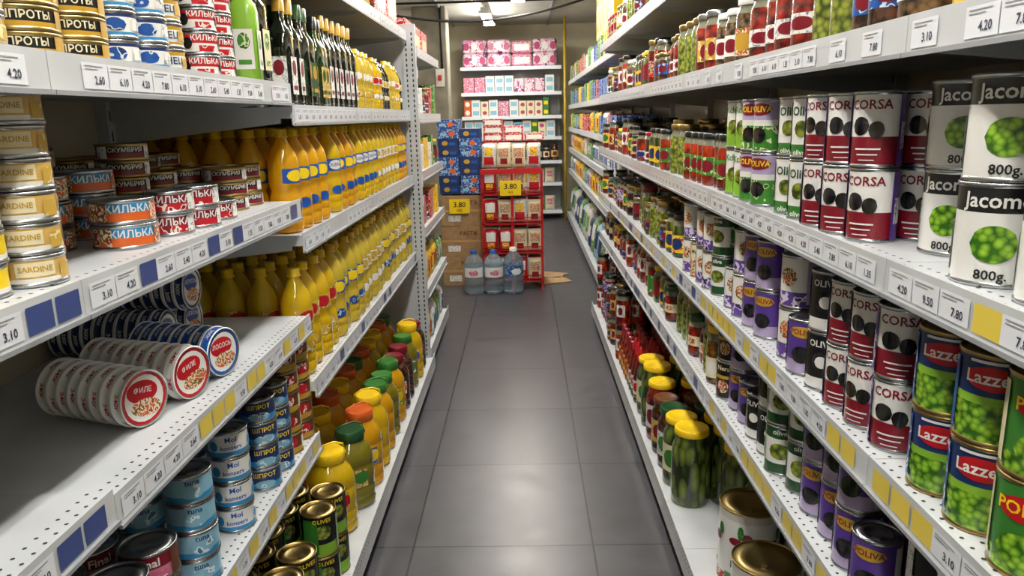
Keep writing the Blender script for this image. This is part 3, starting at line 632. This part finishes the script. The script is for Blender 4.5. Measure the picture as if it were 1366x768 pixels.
wt2=P(.075,.34); lathe(wt2,[(0,.01),(.05,.004),(.066,0),(.074,.012),(.075,.05),(.071,.06),(.075,.07),(.075,.22),(.068,.26),(.04,.295),(.022,.31),(.022,.318),None,(.027,.312),(.027,.335),(.022,.34),(0,.34)],['water']*11+['white']*3,28); decals(wt2,.0755,.34,[('rect',0,130,.40,.62,'pr_blue'),('ell',0,60,.5,.07,'white')],(0,180))
for k,(x,w_) in enumerate(((-.42,wt),(-.26,wt),(-.10,wt2))):
    g=G('water_bottle'); g.put(w_,x,5.955,0.0,10*k,1.05 if k<2 else 1.1); g.build()
g=G('cardboard_flap'); fl=carton(.3,.22,.01,'cardboard'); g.put(fl,.22,6.35,.0,20); g.put(fl,.20,6.6,.0,-25); g.build()
# ------------------------------------------------------------ room shell
CZ=2.64
def wallbox(name,x0,x1,y0,y1,z0,z1,m): p=P(); box(p,x0,x1,y0,y1,z0,z1,m); o=single(name,p); return o
me=bpy.data.meshes.new('floor'); me.from_pydata([(-1.7,-3,0),(1.5,-3,0),(1.5,11,0),(-1.7,11,0),(-1.7,-3,-.1),(1.5,-3,-.1),(1.5,11,-.1),(-1.7,11,-.1)],[],[(0,1,2,3),(7,6,5,4),(0,4,5,1),(1,5,6,2),(2,6,7,3),(3,7,4,0)]); me.materials.append(MATS['floor_tiles'])
fo=bpy.data.objects.new('floor',me); scn.collection.objects.link(fo)
wallbox('ceiling',-1.8,1.6,-3.1,11.1,CZ,CZ+.1,'ceil_mat')
wallbox('wall_left',-1.8,-1.7,-3.1,11.1,-.1,CZ,'wall_left_mat'); wallbox('wall_right',1.5,1.6,-3.1,11.1,-.1,CZ,'wall_mat')
wallbox('wall_back',-1.7,1.5,11,11.1,-.1,CZ,'wall_mat'); wallbox('wall_front',-1.7,1.5,-3.1,-3,-.1,CZ,'wall_mat')
p=P(); box(p,-1.25,-.86,9.0,9.35,0,CZ,'pillar_mat',.01); box(p,-1.0,-.9,8.97,9.0,1.75,1.95,'offwhite',.005); box(p,-.97,-.93,8.955,8.97,1.82,1.88,'red')
tube(p,[(-.92,8.985,1.95),(-.92,8.985,CZ-.01)],.012,'cable',6); single('concrete_pillar',p)
p=P(); tube(p,[(.56,10.2,0),(.56,10.2,CZ)],.018,'pipe_y',12); single('yellow_pipe',p)
p=P(); 
for x in (-.95,.35): box(p,x,x+.03,-2.9,10.9,CZ-.025,CZ,'steelbeam')
single('trim_1',p)
p=P(); tube(p,[(-1.69,8.4,2.585),(1.49,8.4,2.60)],.012,'cable',8); single('ceiling_conduit',p)
p=P(); tube(p,[(-1.65+3.1*t/24,7.0+.6*t/24,2.40-.22*math.sin(math.pi*min(1,t/20))+.008*t) for t in range(25)],.011,'cable',8); single('hanging_cable',p)
def lampfix(x,y,pw,z=CZ-.10,L=1.2):
    p=P(); box(p,x-.05,x+.05,y-L/2,y+L/2,z,z+.035,'white',.006)
    for dx in (-.045,.045): tube(p,[(x+dx,y-L/2+.03,z-.016),(x+dx,y+L/2-.03,z-.016)],.013,'tube',10)
    for yy in (y-L/2+.015,y+L/2-.015): box(p,x-.07,x+.07,yy-.012,yy+.012,z-.03,z,'white')
    for yy in (y-.3,y+.3): tube(p,[(x,yy,z+.03),(x,yy,CZ)],.004,'steelbeam',6)
    single('fluorescent_light',p)
    l=bpy.data.lights.new('tube_light','AREA'); l.shape='RECTANGLE'; l.size=.16; l.size_y=L; l.energy=pw; l.color=(1.0,.955,.86)
    o=bpy.data.objects.new('tube_light',l); o.location=(x,y,z-.04); scn.collection.objects.link(o)
for x,y,pw in ((-.03,-1.2,8),(-.03,.5,11),(-.03,2.2,12),(-.03,4.0,14),(-.03,5.8,17),(-.03,7.4,17),(-.40,9.3,22)): lampfix(x,y,pw)
w=bpy.data.worlds.new('World'); scn.world=w; w.use_nodes=True; w.node_tree.nodes['Background'].inputs[0].default_value=(.5,.55,.6,1); w.node_tree.nodes['Background'].inputs[1].default_value=.3
# ------------------------------------------------------------ camera
cam=bpy.data.cameras.new('camera'); co=bpy.data.objects.new('camera',cam); scn.collection.objects.link(co); scn.camera=co
cam.sensor_width=36; cam.lens=26.35; cam.clip_start=.02
co.matrix_world=Matrix.Translation((0,0,1.4))@Matrix.Rotation(R(1.1),4,'Z')@Matrix.Rotation(R(90-12.9),4,'X')@Matrix.Rotation(R(-1.3),4,'Z')
scn.view_settings.view_transform='Standard'; scn.view_settings.look='None'; scn.view_settings.exposure=0
